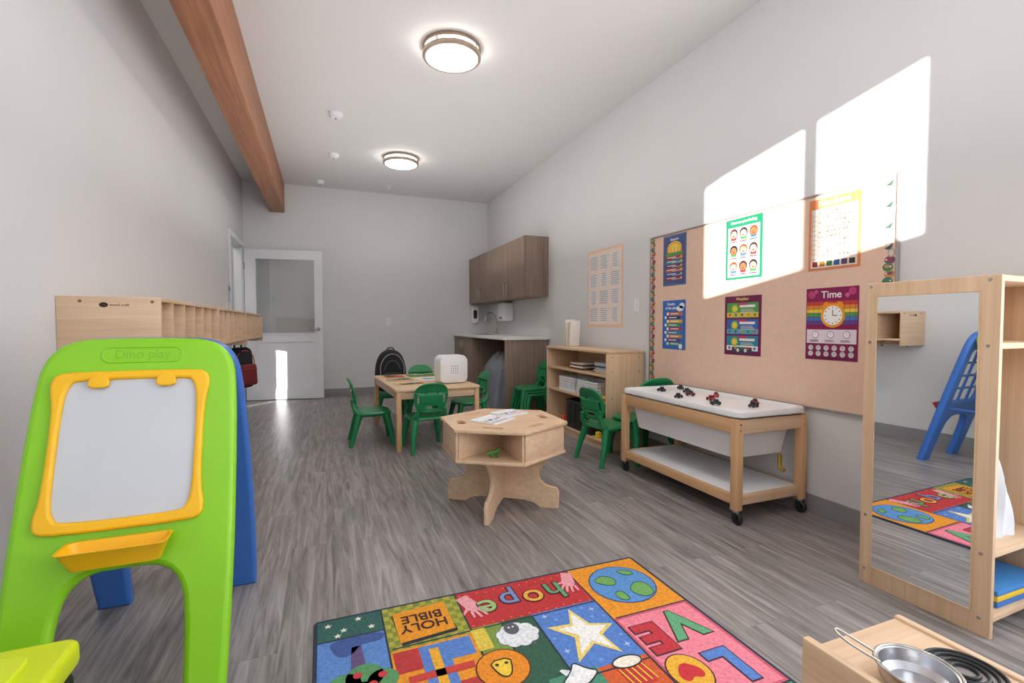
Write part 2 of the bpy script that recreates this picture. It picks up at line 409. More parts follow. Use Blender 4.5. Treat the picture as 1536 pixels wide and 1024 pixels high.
class Poster:
    def __init__(s,name,y,z,w,h,col,off=.0135):
        s.o=Obj(name,M=MR(y,z,off)); s.w=w; s.h=h
        s.o.slab(rrect(w,h,.003),.002,K(*col,.35),T(0,0,.001)); s.n=0
    def r(s,cx,cy,w,h,col,l=1): s.o.flat([(cx-w/2,cy-h/2),(cx+w/2,cy-h/2),(cx+w/2,cy+h/2),(cx-w/2,cy+h/2)],K(*col,.4),.002+.0004*l,th=0)
    def c(s,cx,cy,r,col,l=2,ry=None): s.o.flat(circ(r,cx,cy,18,ry),K(*col,.4),.002+.0004*l,th=0)
    def t(s,txt,size,cx,cy,col,l=4,bold=.0): s.o.text(txt,size,cx,cy,.002+.0004*l,K(*col,.4),bold=bold)
    def lines(s,cx,cy,w,n,dy,col,l=6,th=.003):
        for i in range(n):
            ww=w*(1-.3*((i*7+3)%4)/4); s.r(cx-(w-ww)/2,cy-dy*i,ww,th,col,l)
    def done(s): s.o.done()
w,h=.26,.39
p=Poster('educational_poster',3.01,1.55,w,h,(92,112,160))
p.r(0,0,.235,.365,(70,90,140),1)
p.t('Seasons',.03,0,.16,(240,240,250),bold=.0003)
p.c(0,.085,.085,(238,186,60),2,.06); p.c(0,.08,.06,(246,220,100),3,.042); p.r(0,.045,.2,.03,(92,150,84),4); 
for i in range(5): p.r(-.08+.04*i,.075,.006,.05,(220,120,50),5)
for i,c in enumerate([(176,50,60),(60,140,150),(110,60,104),(190,104,60),(66,84,160),(156,60,84)]):
    p.r(0,.018-.032*i,.20-.006*(i%2),.026,c,4); p.r(-.03,.022-.032*i,.1,.006,(236,230,220),5); p.r(.03,.012-.032*i,.11,.004,(226,220,210),5); p.c(.08,.018-.032*i,.01,(240,200,90),5)
p.done()
p=Poster('educational_poster',2.355,1.545,.29,.395,(24,112,76)); p.r(0,-.02,.25,.325,(238,234,230),1); p.t('How are you feeling',.025,0,.172,(255,255,255),bold=.0003)
for i in range(3):
    for j in range(3):
        x=-.078+.078*i; y=.095-.107*j; p.c(x,y+.006,.033,[(60,34,26),(36,28,26),(120,62,30)][(i+j)%3],2); p.c(x,y,.024,[(214,160,126),(150,96,62),(226,180,150)][(i*2+j)%3],3)
        p.c(x,y-.009,.009,(170,40,50),5,.005); p.c(x-.009,y+.005,.003,(20,20,20),5); p.c(x+.009,y+.005,.003,(20,20,20),5)
        p.r(x,y-.028,.046,.02,[(190,50,50),(60,140,70),(60,104,180)][(i+j)%3],2); p.r(x,y-.047,.055,.008,(90,60,70),4)
p.done()
p=Poster('educational_poster',1.766,1.54,.28,.385,(226,136,84)); p.r(0,-.02,.25,.32,(236,226,216),1); p.t('Numbers',.046,0,.166,(246,226,208),bold=.0006)
for j in range(10):
    p.t('%d %d %d %d %d %d %d %d'%tuple((j*7+k)%90+10 for k in range(8)),.0175,0,.116-.026*j,(160,70,36),bold=.0004)
    p.r(0,.103-.026*j,.24,.002,(206,130,84),3)
for k in range(9): p.r(-.12+.03*k,-.01,.002,.26,(206,130,84),3)
for i in range(6): p.r(-.1+.04*i,-.159,.03,.028,[(150,50,50),(190,120,40),(70,110,60),(50,90,150),(100,60,110),(60,50,50)][i],3)
p.done()
p=Poster('educational_poster',3.01,1.05,w,.38,(52,110,192)); p.t('Months\nof the year',.03,-.03,.145,(255,255,255),bold=.0004); p.c(.07,.125,.04,(240,245,250),1,.022); p.c(.09,.145,.03,(240,245,250),1,.022)
for i,c in enumerate([(210,110,60),(40,60,110),(230,180,50),(80,150,100),(180,60,80),(60,140,170),(220,140,60),(90,70,140),(60,150,120)]):
    p.r(.012*(-1)**i,.085-.029*i,.17,.025,c,2); p.c(-.08+.012*(-1)**i,.085-.029*i,.0125,(250,245,240),3); p.r(.012*(-1)**i,.085-.029*i,.09,.007,(246,240,230),4)
p.c(.08,-.165,.02,(240,240,240),5)
p.done()
p=Poster('educational_poster',2.355,1.045,.29,.385,(116,30,80)); p.t('Weather',.028,0,.172,(250,225,120),bold=.0003)
for j,(c1,c2) in enumerate([((86,160,80),(226,200,80)),((60,100,180),(100,170,180)),((40,130,160),(240,238,235))]):
    y=.1-.108*j; p.r(0,y,.25,.098,c1,1); p.r(0,y-.03,.25,.03,c2,2); p.c(-.06,y+.01,.03,(120,190,90),3,.03); p.c(-.06,y+.01,.02,(246,206,80),4,.02); p.r(.04,y+.025,.12,.016,(240,236,230),3); p.lines(.05,y+.005,.12,3,.009,(236,236,230)); 
    for k in range(5): p.c(-.1+.05*k,y-.03,.009,[(220,70,60),(60,110,190),(120,70,130),(230,140,50),(50,140,90)][(k+j)%5],5)
    p.c(0,y+.04,.04,(196,60,110),2,.008)
p.r(0,-.16,.16,.04,(60,64,84),4); p.c(-.03,-.16,.012,(220,220,220),5); p.c(.03,-.16,.012,(220,220,220),5)
p.done()
p=Poster('educational_poster',1.77,1.055,.285,.39,(138,24,84))
p.t('Time',.054,0,.156,(255,255,255),bold=.0004)
p.c(-.11,.16,.022,(190,70,120),1); p.c(.11,.17,.02,(190,70,120),1); p.c(.085,.15,.012,(200,90,140),1); p.c(-.085,.175,.01,(200,90,140),1)
for i,c in enumerate([(206,64,56),(226,140,50),(240,205,70),(84,160,84),(66,124,190),(100,70,150)]): p.r(0,.112-.021*i,.275,.019,c,1)
for k in range(10): p.r(-.125+.028*k,.06,.0015,.12,(90,40,70),2)
p.c(-.025,.098,.02,(240,150,40),3); p.c(.045,.098,.02,(240,150,40),3)
p.c(.01,.045,.066,(240,160,44),4); p.c(.01,.045,.052,(255,252,246),5); p.r(.01,.06,.004,.03,(30,30,30),6); p.r(.022,.045,.024,.004,(30,30,30),6)
for k in range(12):
    a=k*math.pi/6; p.c(.01+.042*math.cos(a),.045+.042*math.sin(a),.003,(60,60,60),6)
p.r(0,-.068,.27,.075,(236,226,236),2)
for i in range(3): p.c(-.085+.085*i,-.058,.02,(190,130,170),3); p.c(-.085+.085*i,-.058,.016,(255,255,255),4); p.lines(-.085+.085*i,-.088,.06,2,.007,(120,90,110)); p.r(-.085+.085*i,-.053,.002,.012,(40,40,40),5)
for i in range(6):
    for yy in(-.13,-.162): p.c(-.11+.044*i,yy,.017,(96,60,80),3); p.c(-.11+.044*i,yy,.0145,(215,205,210),4); p.r(-.11+.044*i,yy+.004,.002,.01,(60,60,60),5)
p.r(0,-.185,.27,.006,(90,30,60),3)
p.done()
p=Poster('wall_notice_chart',4.025,1.41,.63,.76,(238,202,178),.001); p.r(0,0,.58,.71,(246,224,208),1)
for i in range(3):
    for j in range(4):
        x=-.19+.19*i; y=.25-.17*j; p.r(x,y,.17,.15,(232,229,228),2)
        for k in range(7): p.r(x-.01*((k+i)%2),y+.058-.019*k,.14-.03*((k*3+i+j)%3),.006,(165,162,165),3)
        p.r(x,y,.002,.14,(205,200,200),4)
p.done()

# ------------------------------------------------------------------ shelving unit by the right wall
bx0,bx1,by0,by1=2.158,2.524,3.375,4.52
o=Obj('bookshelf',(bx0,by0,0)); D=bx1-bx0; L=by1-by0
o.bx(0,D,0,.02,.0,.81,BIRZ,.003); o.bx(0,D,L-.02,L,0,.81,BIRZ,.003)
o.bx(-.004,D,-.004,L+.004,.81,.832,BIRY,.004)
for z in(.05,.39,.61): o.bx(.005,D-.01,.02,L-.02,z,z+.018,BIRY,.002)
o.bx(D-.01,D-.001,.018,L-.018,.05,.81,BIRY,0); o.bx(.02,.035,.02,L-.02,0,.05,BIRY,0)
for z in(.1,.44,.66,.78):
    for x in(.05,D-.05): o.slab(circ(.006,x,z,10),.002,STEEL,VX)
o.done()
def basket(name,M,w,d,h,m):
    o=Obj(name,M=M)
    def wall(L,Mx):
        hs=[rrect(L,h,.01,0,h/2)]
        nx=max(3,int(L/.03))
        for i in range(nx):
            for j in range(3):
                hs.append(rrect(.012,h*.14,.004,-L/2+L*(i+.5)/nx,h*(.28+.2*j),2))
        o.slab(hs,.004,m,Mx,.001)
    wall(w,T(0,-d/2,0)@VX); wall(w,T(0,d/2,0)@VX); wall(d,T(-w/2,0,0)@RZ(90)@VX); wall(d,T(w/2,0,0)@RZ(90)@VX)
    o.slab(rrect(w,d,.02),.005,m,T(0,0,.003),.001)
    o.tube([(x,y,h) for x,y in rrect(w+.006,d+.006,.02)],.007,m,cyc=True,res=2)
    return o.done()
basket('storage_basket',T(2.30,4.14,.409)@RZ(90),.30,.22,.13,PLW)
basket('storage_basket',T(2.30,3.75,.409)@RZ(90),.34,.22,.13,PLW)
o=Obj('storage_bin',(2.33,3.90,.069)); 
for s in(-1,1):
    o.box((0,s*.22,.13),(.28,.012,.26),DARK,.004); o.box((s*.14,0,.13),(.012,.44,.26),DARK,.004)
o.box((0,0,.01),(.27,.43,.012),DARK,.002); o.tube([(x,y,.26) for x,y in rrect(.3,.46,.03)],.01,DARK,cyc=True); 
for i in range(4): o.box((-.148,-.15+.1*i,.13),(.004,.012,.2),DARK,.001)
o.done()
def blocks(name,M,n,sx,sy,cols,sz=.05):
    o=Obj(name,M=M)
    for i in range(n):
        c=cols[i%len(cols)]; k=random.random()
        x=random.uniform(-sx,sx); y=random.uniform(-sy,sy)
        if i%2: o.box((x,y,sz*.5+.03*k),(sz,sz*1.3,sz),c,.008)
        else: o.lathe([(0,0),(sz*.5,0),(sz*.55,sz*.2),(sz*.5,sz),(sz*.3,sz*1.1),(0,sz*1.1)],c,T(x,y,.0),16)
    o.done()
blocks('toy_food',T(2.28,3.53,.069),9,.08,.06,[K(240,210,50),K(80,170,80),K(220,60,50),K(240,230,100)])
blocks('toy_food',T(2.3,4.31,.069),5,.08,.05,[K(240,210,50),K(220,90,60)])
o=Obj('books_upright',(2.36,4.30,.833))
for (y,t,hh,c,a) in ((0,.012,.26,(244,242,236),6),(.04,.016,.24,(226,200,170),2),(.07,.01,.27,(240,238,232),-3),(.1,.02,.22,(150,112,84),0)):
    M=T(0,y,0)@RX(a); o.box((0,0,hh/2),(.11,t,hh),K(*c),.002,M=M); o.box((-.002,0,hh/2),(.108,t*.8,hh-.006),K(240,236,225),0,M=M)
o.done()
o=Obj('book_stack',(2.33,3.54,.629))
for i in range(6): o.box((.005*(-1)**i,.01*math.sin(i*2),.008+.016*i),(.22,.26,.014),K(*[(240,238,232),(200,190,180),(236,232,226),(60,80,130),(246,244,240),(190,200,210)][i]),.002)
o.done()
o=Obj('book_stack',(2.33,4.0,.629))
for i in range(4): o.box((0,.01*math.sin(i*2),.008+.016*i),(.22,.24,.014),K(*[(90,70,60),(240,236,226),(120,90,70),(220,210,200)][i]),.002)
o.done()
o=Obj('book_stack',(2.3,3.475,.409))
for i in range(2): o.box((0,0,.008+.016*i),(.22,.12,.014),K(*[(200,40,40),(236,200,60)][i]),.002)
o.done()

# ------------------------------------------------------------------ chairs
def chair_geo(o,M):
    o.slab(rrect(.31,.29,.07),.018,CHG,M@T(0,.005,.285),.007,fn=lambda c:Vector((c.x,c.y,c.z-.012*(1-(c.x/.155)**2))))
    o.tube([(x,y+.005,.276) for x,y in rrect(.305,.285,.07)],.013,CHG,M,cyc=True,res=2)
    pts=[(-.10,.0),(.10,.0),(.138,.06),(.148,.14),(.13,.21),(.07,.25),(0,.255),(-.07,.25),(-.13,.21),(-.148,.14),(-.138,.06)]
    holes=[rrect(.10,.026,.012,0,.045),rrect(.018,.07,.009,-.108,.11),rrect(.018,.07,.009,.108,.11)]
    BM=M@T(0,-.155,.33)@RX(90+12)
    o.slab([chaikin(pts,2)]+holes,.018,CHG,BM,.006,fn=lambda c:Vector((c.x,c.y,c.z-1.5*c.x*c.x)))
    o.tube([(x,y+.15,-.012) for x,y in circ(.055,0,0,16,.045)],.004,CHG,BM,cyc=True,res=2)
    for s in(-1,1):
        o.tube([(s*.125,-.115,.275),(s*.12,-.15,.31),(s*.105,-.165,.37)],.018,CHG,M,radii=[.024,.02,.015])
        o.tube([(s*.12,.115,.275),(s*.15,.15,.12),(s*.162,.165,.0)],.02,CHG,M,radii=[.03,.022,.016])
        o.tube([(s*.12,-.11,.275),(s*.15,-.155,.12),(s*.162,-.185,.0)],.02,CHG,M,radii=[.03,.022,.016])
        o.tube([(s*.125,.10,.262),(s*.125,-.10,.262)],.014,CHG,M)
        o.lathe([(0,0),(.018,0),(.017,.012),(0,.012)],CHG,M@T(s*.162,.165,0),12); o.lathe([(0,0),(.018,0),(.017,.012),(0,.012)],CHG,M@T(s*.162,-.185,0),12)
    o.tube([(-.12,.115,.262),(.12,.115,.262)],.014,CHG,M)
o=Obj('childs_chair',M=T(.39,4.45,0)@RZ(-90)); chair_geo(o,Matrix()); CH=o.done()
for (x,y,r,s) in ((.80,4.05,5,1),(1.36,4.68,92,1),(.69,5.47,180,1),(1.04,5.47,176,1),(2.045,3.18,-84,1),(2.338,3.155,0,1.13)):
    inst(CH,'childs_chair',T(x,y,0)@RZ(r)@Matrix.Scale(s,4))
o=Obj('stacked_childs_chairs',M=T(2.20,4.98,0)@RZ(88))
for i in range(3): chair_geo(o,T(0,.03*i-.03,.03*i))
o.done()
# round-topped black school bag standing on the far chair
o=Obj('school_bag',M=T(.69,5.50,.304)@RZ(8))
dome=chaikin([(-.12,0),(.12,0),(.16,.06),(.17,.25),(.13,.40),(.05,.47),(-.05,.47),(-.13,.40),(-.17,.25),(-.16,.06)],3)
o.slab(dome,.16,BLACK,VX,.05)
o.tube(chaikin([(-.13,-.078,.2),(-.135,-.078,.3),(-.08,-.078,.40),(0,-.078,.43),(.08,-.078,.40),(.135,-.078,.3),(.13,-.078,.2)],3,False),.005,K(150,152,158))
o.tube(chaikin([(-.09,-.08,.25),(-.06,-.08,.33),(0,-.08,.355),(.06,-.08,.33),(.09,-.08,.25)],3,False),.004,K(96,98,104))
o.slab(rrect(.22,.18,.05,0,.13),.03,K(44,45,50,.6),T(0,-.085,0)@VX,.012)
o.tube(chaikin([(-.04,0,.46),(-.03,0,.49),(.03,0,.49),(.04,0,.46)],2,False),.007,DARK)
o.done()

# ------------------------------------------------------------------ childrens table
o=Obj('childrens_table',(.875,4.60,0),rz=3)
TW,TL,TH=.74,1.22,.52
o.slab(rrect(TW,TL,.03),.022,wood('table_top_wood',(222,186,146),(238,208,172),'y'),T(0,0,TH-.011),.004)
for sx in(-1,1):
    for sy in(-1,1): o.box((sx*(TW/2-.03),sy*(TL/2-.03),(TH-.022)/2),(.04,.04,TH-.022),MAPLE,.004)
    o.box((sx*(TW/2-.03),0,TH-.055),(.018,TL-.1,.065),MAPLEY,.002)
for sy in(-1,1): o.box((0,sy*(TL/2-.03),TH-.055),(TW-.1,.018,.065),BIRX,.002)
o.done()
def puzzle(x,y,z,r,w,h,bg,seed):
    random.seed(seed); o=Obj('picture_puzzle',M=T(x,y,z)@RZ(r)); o.slab(rrect(w,h,.01),.006,K(*bg),T(0,0,.003),.001)
    for i in range(14):
        c=random.choice([(200,60,50),(220,170,40),(60,150,80),(60,110,190),(240,240,235),(220,120,50),(60,60,70),(90,170,70)])
        o.flat(rrect(random.uniform(.03,.07),random.uniform(.02,.05),.006,random.uniform(-w*.35,w*.35),random.uniform(-h*.35,h*.35),3),K(*c),.006+.0004*i)
    o.done()
puzzle(.72,4.32,TH,10,.26,.2,(226,200,150),1); puzzle(.67,4.66,TH,-6,.24,.2,(200,180,140),2); puzzle(.95,5.02,TH,4,.3,.2,(90,140,60),3); puzzle(.66,5.0,TH,4,.18,.2,(200,110,60),5)
o=Obj('paper_sheet',M=T(.95,4.68,TH)@RZ(12)); o.slab(rrect(.21,.26,.002),.0015,K(246,246,244),T(0,0,.001)); o.flat(rrect(.12,.1,.02),K(120,160,200),.0018); o.done()
o=Obj('plastic_storage_tub',M=T(1.08,4.27,TH+.1285)@RZ(8)@RX(-90))
o.loft([(.24,.215,-.07,0),(.262,.24,-.062,0),(.27,.25,-.04,0),(.274,.254,.07,0),(.262,.242,.07,0),(.25,.23,-.05,0)],PLW,None,.05)
for i in range(4):
    for j in range(4): o.slab(circ(.0045,-.03+.02*i,-.03+.02*j,8),.002,K(130,132,138),T(0,0,-.0705)@RX(180),0.0005)
o.tube([(x,y,.068) for x,y in rrect(.274,.250,.05)],.003,PLW,cyc=True)
o.done()

# ------------------------------------------------------------------ hexagonal activity table
o=Obj('hexagonal_activity_table',(.965,2.62,0))
hexp=lambda r,off=28:[(r*math.cos(R(off+60*k)),r*math.sin(R(off+60*k))) for k in range(6)]
holes=[]
for k in range(6):
    a=R(28+60*k+30); cx,cy=.25*math.cos(a),.25*math.sin(a)
    e=rrect(.12,.045,.022,0,0,4); t=a+math.pi/2
    holes.append([(cx+x*math.cos(t)-y*math.sin(t),cy+x*math.sin(t)+y*math.cos(t)) for x,y in e])
o.slab([hexp(.38)]+holes,.018,BIRX,T(0,0,.491),.003)
o.slab(hexp(.34),.004,wood('tray_wood',(186,142,98),(206,166,124),'x'),T(0,0,.478),.001)
o.slab(hexp(.37),.018,BIRX,T(0,0,.327),.003)
for k in range(3):
    a=28+60*k; o.box((0,0,.407),(.70,.014,.142),BIRX,.001,M=RZ(a))
for k in (4,0,2):
    M=RZ(28+60*k+30)@T(.31,0,.407); o.box((0,0,0),(.014,.345,.142),BIRX,.002,M=M)
prof=[(0,.318),(.30,.318),(.30,.30),(.28,.28),(.235,.235),(.215,.19),(.235,.145),(.28,.125),(.335,.12),(.335,.02),(.335,0),(.235,0),(.225,.0),(.18,.035),(0,.04)]
full=prof+[(-x,y) for x,y in reversed(prof[1:-1])]
full=chaikin(full,1)
for a in(-35,55): o.slab(full,.024,BIRX,RZ(a)@VX,.003)
o.done()
def sheet(x,y,z,r,w,h): 
    o=Obj('activity_card',M=T(x,y,z)@RZ(r)); o.slab(rrect(w,h,.008),.004,K(234,234,238),T(0,0,.002),.001)
    o.tube([(p[0],p[1],.006) for p in rrect(w-.01,h-.01,.01)],.004,PLW,cyc=True,res=1)
    for i in range(4): o.flat(circ(.014,-w*.3+i*w*.2,.02*math.sin(i*3),10),K(*[(220,160,60),(60,60,70),(120,170,210),(220,90,70)][i]),.0045)
    for i in range(3): o.flat(rrect(w*.7,.004,.001,0,-h*.25-.012*i,2),K(150,150,156),.0045)
    o.done()
sheet(.90,2.60,.5005,35,.21,.18); sheet(1.06,2.76,.5005,20,.19,.16)
o=Obj('toy_dinosaur',(.84,2.42,.337)); o.tube(chaikin([(-.04,0,.02),(-.01,0,.03),(.02,0,.03),(.04,0,.045)],2,False),.007,K(70,150,60))
for x in(-.01,.02):
    for y in(-.01,.01): o.tube([(x,y,.0),(x,y,.025)],.004,K(70,150,60))
o.done()

# ------------------------------------------------------------------ sand and water table
o=Obj('sand_and_water_table',(2.245,2.395,0))
hx,hy=.235,.50
for sx in(-1,1):
    for sy in(-1,1):
        o.box((sx*hx,sy*hy,.075+.24),(.045,.045,.48),MAPLE,.004)
        o.lathe([(0,0),(.018,0),(.018,.02),(0,.02)],STEEL,T(sx*hx,sy*hy,.058),14)
        o.lathe([(0,-.012),(.026,-.012),(.032,-.006),(.032,.006),(.026,.012),(0,.012)],DARK,T(sx*hx,sy*hy-.008,.032)@RY(90),20)
        o.box((sx*hx-.016,sy*hy-.002,.045),(.004,.03,.04),DARK,.001); o.box((sx*hx+.016,sy*hy-.002,.045),(.004,.03,.04),DARK,.001)
for sx in(-1,1):
    o.box((sx*(hx+.002),0,.515),(.028,2*hy+.04,.075),MAPLEY,.003)
    o.box((sx*hx,0,.125),(.028,2*hy,.05),MAPLEY,.003)
for sy in(-1,1):
    o.box((0,sy*(hy+.002),.515),(2*hx+.04,.028,.075),BIRX,.003)
    o.box((0,sy*hy,.125),(2*hx,.028,.05),BIRX,.003)
o.box((0,0,.147),(2*hx-.03,2*hy-.03,.01),PLW,.002)
tw,tl=.5,1.06
o.loft([(w,l,z,0) for (w,l,z) in ((.36,.86,.335),(.38,.88,.33),(.44,.96,.56),(tw,tl,.566),(tw,tl,.59),(tw-.01,tl-.01,.597),(tw-.05,tl-.05,.597),(tw-.06,tl-.06,.585),(tw-.09,tl-.09,.583))],PLW,None,.05)
o.tube([(.1,-hy+.02,.335),(.1,-hy+.02,.26),(.1,-hy-.01,.25)],.012,K(200,170,80,.3,1))
for sx in (-1,1):
    for z in (.5,.53): o.lathe([(0,0),(.006,0),(.005,.003),(0,.003)],STEEL,T(sx*hx,-hy-.023,z)@RX(90),10)
o.done()
def toycar(x,y,z,r,c):
    o=Obj('toy_car',M=T(x,y,z)@RZ(r)); o.box((0,0,.013),(.06,.027,.013),c,.004); o.box((-.004,0,.024),(.032,.023,.012),K(30,34,44,.2),.004,taper=.8); o.box((-.004,0,.031),(.022,.018,.003),c,.001)
    for sx in(-.018,.018):
        for sy in(-.013,.013): o.lathe([(0,-.003),(.008,-.003),(.008,.003),(0,.003)],DARK,T(sx,sy,.008)@RX(90),12)
    o.done()
for a in ((2.10,2.45,20,K(40,44,56)),(2.22,2.3,80,K(190,40,40)),(2.32,2.62,10,K(60,60,70)),(2.12,2.16,150,K(40,60,60)),(2.36,2.10,60,K(150,60,40)),(2.2,2.74,100,K(50,50,56)),(2.36,2.4,40,K(190,60,50)),(2.24,2.50,130,K(110,40,40)),(2.40,2.78,70,K(60,50,60)),(2.26,2.02,10,K(60,50,60))): toycar(a[0],a[1],.584,a[2],a[3])

# ------------------------------------------------------------------ mirror storage unit
o=Obj('mirror_storage_unit',M=T(2.050,.875,0)@RZ(1.3))
LY,HX,HZ=.415,.44,1.215
o.bx(0,.02,0,LY,0,HZ,BIRZ,.003)
o.bx(-.004,0,.055,LY-.047,.08,1.16,MIR,0)
for (a,b,c,d) in ((.05,.055,.075,1.165),(LY-.047,LY-.042,.075,1.165)): o.bx(-.006,0,a,b,c,d,BIRZ,.001)
for z in(.075,1.16): o.bx(-.006,0,.05,LY-.042,z,z+.005,BIRZ,.001)
o.bx(HX-.02,HX,0,LY,0,HZ,BIRZ,.003)
for z in(.05,.27,.97,HZ-.021): o.bx(.02,HX-.02,.005,LY-.002,z,z+.02,BIRX,.002)
o.bx(.02,HX-.02,LY-.01,LY-.001,.05,HZ-.003,BIRX,0)
for y in(.03,LY-.02):
    for z in(.06,.28,.98,HZ-.015): o.lathe([(0,0),(.006,0),(.005,.002),(0,.002)],STEEL,T(0,y,z)@RY(-90),12)
o.done()
o=Obj('folded_blanket',(2.24,1.06,.291))
bm=bmesh.new(); rows=[]; n=40
for k in range(11):
    t=k/10; ring=[]
    for i in range(n):
        a=2*math.pi*i/n; rr=.112*(1+.10*math.sin(5*a+6*t)+.06*math.sin(11*a))*(1-.45*t*t)
        ring.append(bm.verts.new((rr*math.cos(a)*1.2,rr*math.sin(a)*1.2+.02*t,.44*t)))
    rows.append(ring)
for a,b in zip(rows[:-1],rows[1:]):
    for i in range(n): bm.faces.new((a[i],a[(i+1)%n],b[(i+1)%n],b[i]))
bm.faces.new(rows[-1]); bm.faces.new(list(reversed(rows[0])))
me=bpy.data.meshes.new('t'); bm.to_mesh(me); bm.free(); o.add(me,K(222,225,232)); o.done()
o=Obj('book_stack',(2.30,1.0,.071))
for i in range(3): o.box((0,0,.01+.02*i),(.3,.2,.018),K(*[(60,120,200),(240,200,60),(70,140,210)][i]),.002)
o.done()
o=Obj('toy_ball',(2.20,.97,.171)); o.lathe([(.035*math.sin(math.pi*i/14),-.035*math.cos(math.pi*i/14)) for i in range(15)],K(204,210,40),n=24); o.done()

# ------------------------------------------------------------------ easel
o=Obj('double_sided_easel',(-.535,0,0))
outer=[(.262,0),(.27,.3),(.268,.6),(.262,.84),(.25,.955),(.19,1.015),(.06,1.02),(-.06,1.02),(-.19,1.015),(-.25,.955),(-.262,.84),(-.268,.6),(-.27,.3),(-.262,0),(-.255,0)]
inner=[(-.165,0),(-.155,.0),(-.152,.2),(-.14,.31),(-.09,.362),(0,.365),(.09,.362),(.14,.31),(.152,.2),(.155,0),(.165,0),(.255,0)]
body=chaikin(outer+inner,2)
tilt=math.degrees(math.atan2(.34,1.0))
G=T(0,1.52,0)@RX(90-tilt)@Matrix.Diagonal((1,1.048,1,1))
o.slab(body,.045,GREEN,G@T(0,0,-.02),.018)
sc=lambda pts,s:[(x*s,y) for x,y in pts]
ring_o=chaikin([(-.205,.475),(-.16,.468),(.16,.468),(.205,.475),(.215,.51),(.2,.57),(.2,.81),(.215,.865),(.205,.905),(.16,.912),(-.16,.912),(-.205,.905),(-.215,.865),(-.2,.81),(-.2,.57),(-.215,.51)],2)
ring_i=chaikin([(-.15,.497),(.15,.497),(.165,.512),(.178,.55),(.178,.83),(.165,.872),(.15,.886),(-.15,.886),(-.165,.872),(-.178,.83),(-.178,.55),(-.165,.512)],2)
ring_o=sc(ring_o,.95); ring_i=sc(ring_i,.95)
F=G@T(-.014,0,0)
o.slab([ring_o,ring_i],.022,YEL,F@T(0,0,.008),.008)
o.slab(ring_i,.008,BOARD,F@T(0,0,.004),.001)
for x in(-.085,.085):
    o.slab(chaikin([(x-.026,.86),(x+.026,.86),(x+.026,.885),(x+.015,.9),(x-.015,.9),(x-.026,.885)],1),.014,YEL,F@T(0,0,.018),.005)
o.tube([(x,y,.003) for x,y in rrect(.21,.046,.023,-.0,.963,8)],.003,GREEN,G,cyc=True)
o.text('Dino play',.038,0,.963,.003,mat('lime_dark',(124,194,26),.4),G,bold=.0005)
TR=[(.22,.05,0,0),(.26,.085,.05,0),(.27,.095,.055,0),(.255,.08,.055,0),(.22,.05,.015,0)]
o.loft(TR,YEL,T(-.005,1.61,.396),.02,.93)
tb=math.degrees(math.atan2(.30,1.0))
Bm=T(.005,2.19,0)@RX(90+tb)@Matrix.Diagonal((1,1.03,1,1))
hole=rrect(.36,.40,.03,0,.68)
o.slab([body,hole],.045,BLUE,Bm,.014)
for x in(-.06,.06): o.tube([(x,.48,0),(x,.88,0)],.009,BLUE,Bm)
for y in(.58,.68,.78): o.tube([(-.18,y,0),(.18,y,0)],.009,BLUE,Bm)
o.loft(TR,K(200,50,44,.35),T(0,2.13,.39),.02,1.2)
for s in(-1,1): o.tube([(s*.2,1.70,.42),(s*.2,2.06,.42)],.009,BLUE)
o.done()
o=Obj('toy_bin',(-.755,1.17,0))
o.box((0,0,.145),(.45,.30,.29),DARK,.02,seg=3,taper=1.04)
o.slab(rrect(.485,.34,.03),.055,mat('lime_lid',(206,222,24),.4),T(0,0,.325),.014)
o.slab(rrect(.36,.23,.03),.012,mat('lime_lid2',(212,228,34),.4),T(0,0,.356),.004)
o.done()

# ------------------------------------------------------------------ play stove, saucepan
o=Obj('play_stove',(.885,.155,0)); w,d=.305,.51
o.bx(0,.018,0,d,0,.425,BIRY,.004); o.bx(w-.018,w,0,d,0,.405,BIRY,.004)
o.bx(.018,w-.018,.0,d-.003,.385,.40,BIRX,.002); o.bx(.018,w-.018,0,d-.02,.05,.065,BIRX,.002); o.bx(.018,w-.018,d-.02,d-.006,.05,.385,BIRX,.001)
o.bx(.02,w-.02,.0,.016,.08,.33,BIRX,.003)
o.tube([(.06,0,.29),(.06,-.025,.29),(.21,-.025,.29),(.21,0,.29)],.005,STEEL)
for x in(.08,.145,.21): o.lathe([(0,0),(.016,0),(.014,.015),(0,.015)],DARK,T(x,0,.36)@RX(90),16)
for (cx,cy) in ((.220,.35),(.10,.14)):
    o.lathe([(0,0),(.064,0),(.064,.003),(0,.003)],K(180,180,184,.35,1),T(cx,cy,.40),36)
    for r in(.02,.034,.048,.06): o.tube([(cx+r*math.cos(a),cy+r*math.sin(a),.405) for a in [j*2*math.pi/36 for j in range(36)]],.0035,DARK,cyc=True,res=2)
o.done()
o=Obj('saucepan',(.98,.515,.401))
o.lathe([(0,0),(.045,0),(.056,.012),(.059,.034),(.064,.036),(.062,.038),(.056,.036),(.053,.014),(.042,.004),(0,.004)],K(205,206,210,.25,1),n=40)
o.tube(chaikin([(-.045,.035,.036),(-.075,.07,.055),(-.088,.088,.07),(-.078,.097,.072),(-.06,.08,.06),(-.025,.055,.036)],2,False),.0022,STEEL)
o.tube([(.062*math.cos(j*2*math.pi/40),.062*math.sin(j*2*math.pi/40),.037) for j in range(40)],.003,STEEL,cyc=True)
o.done()

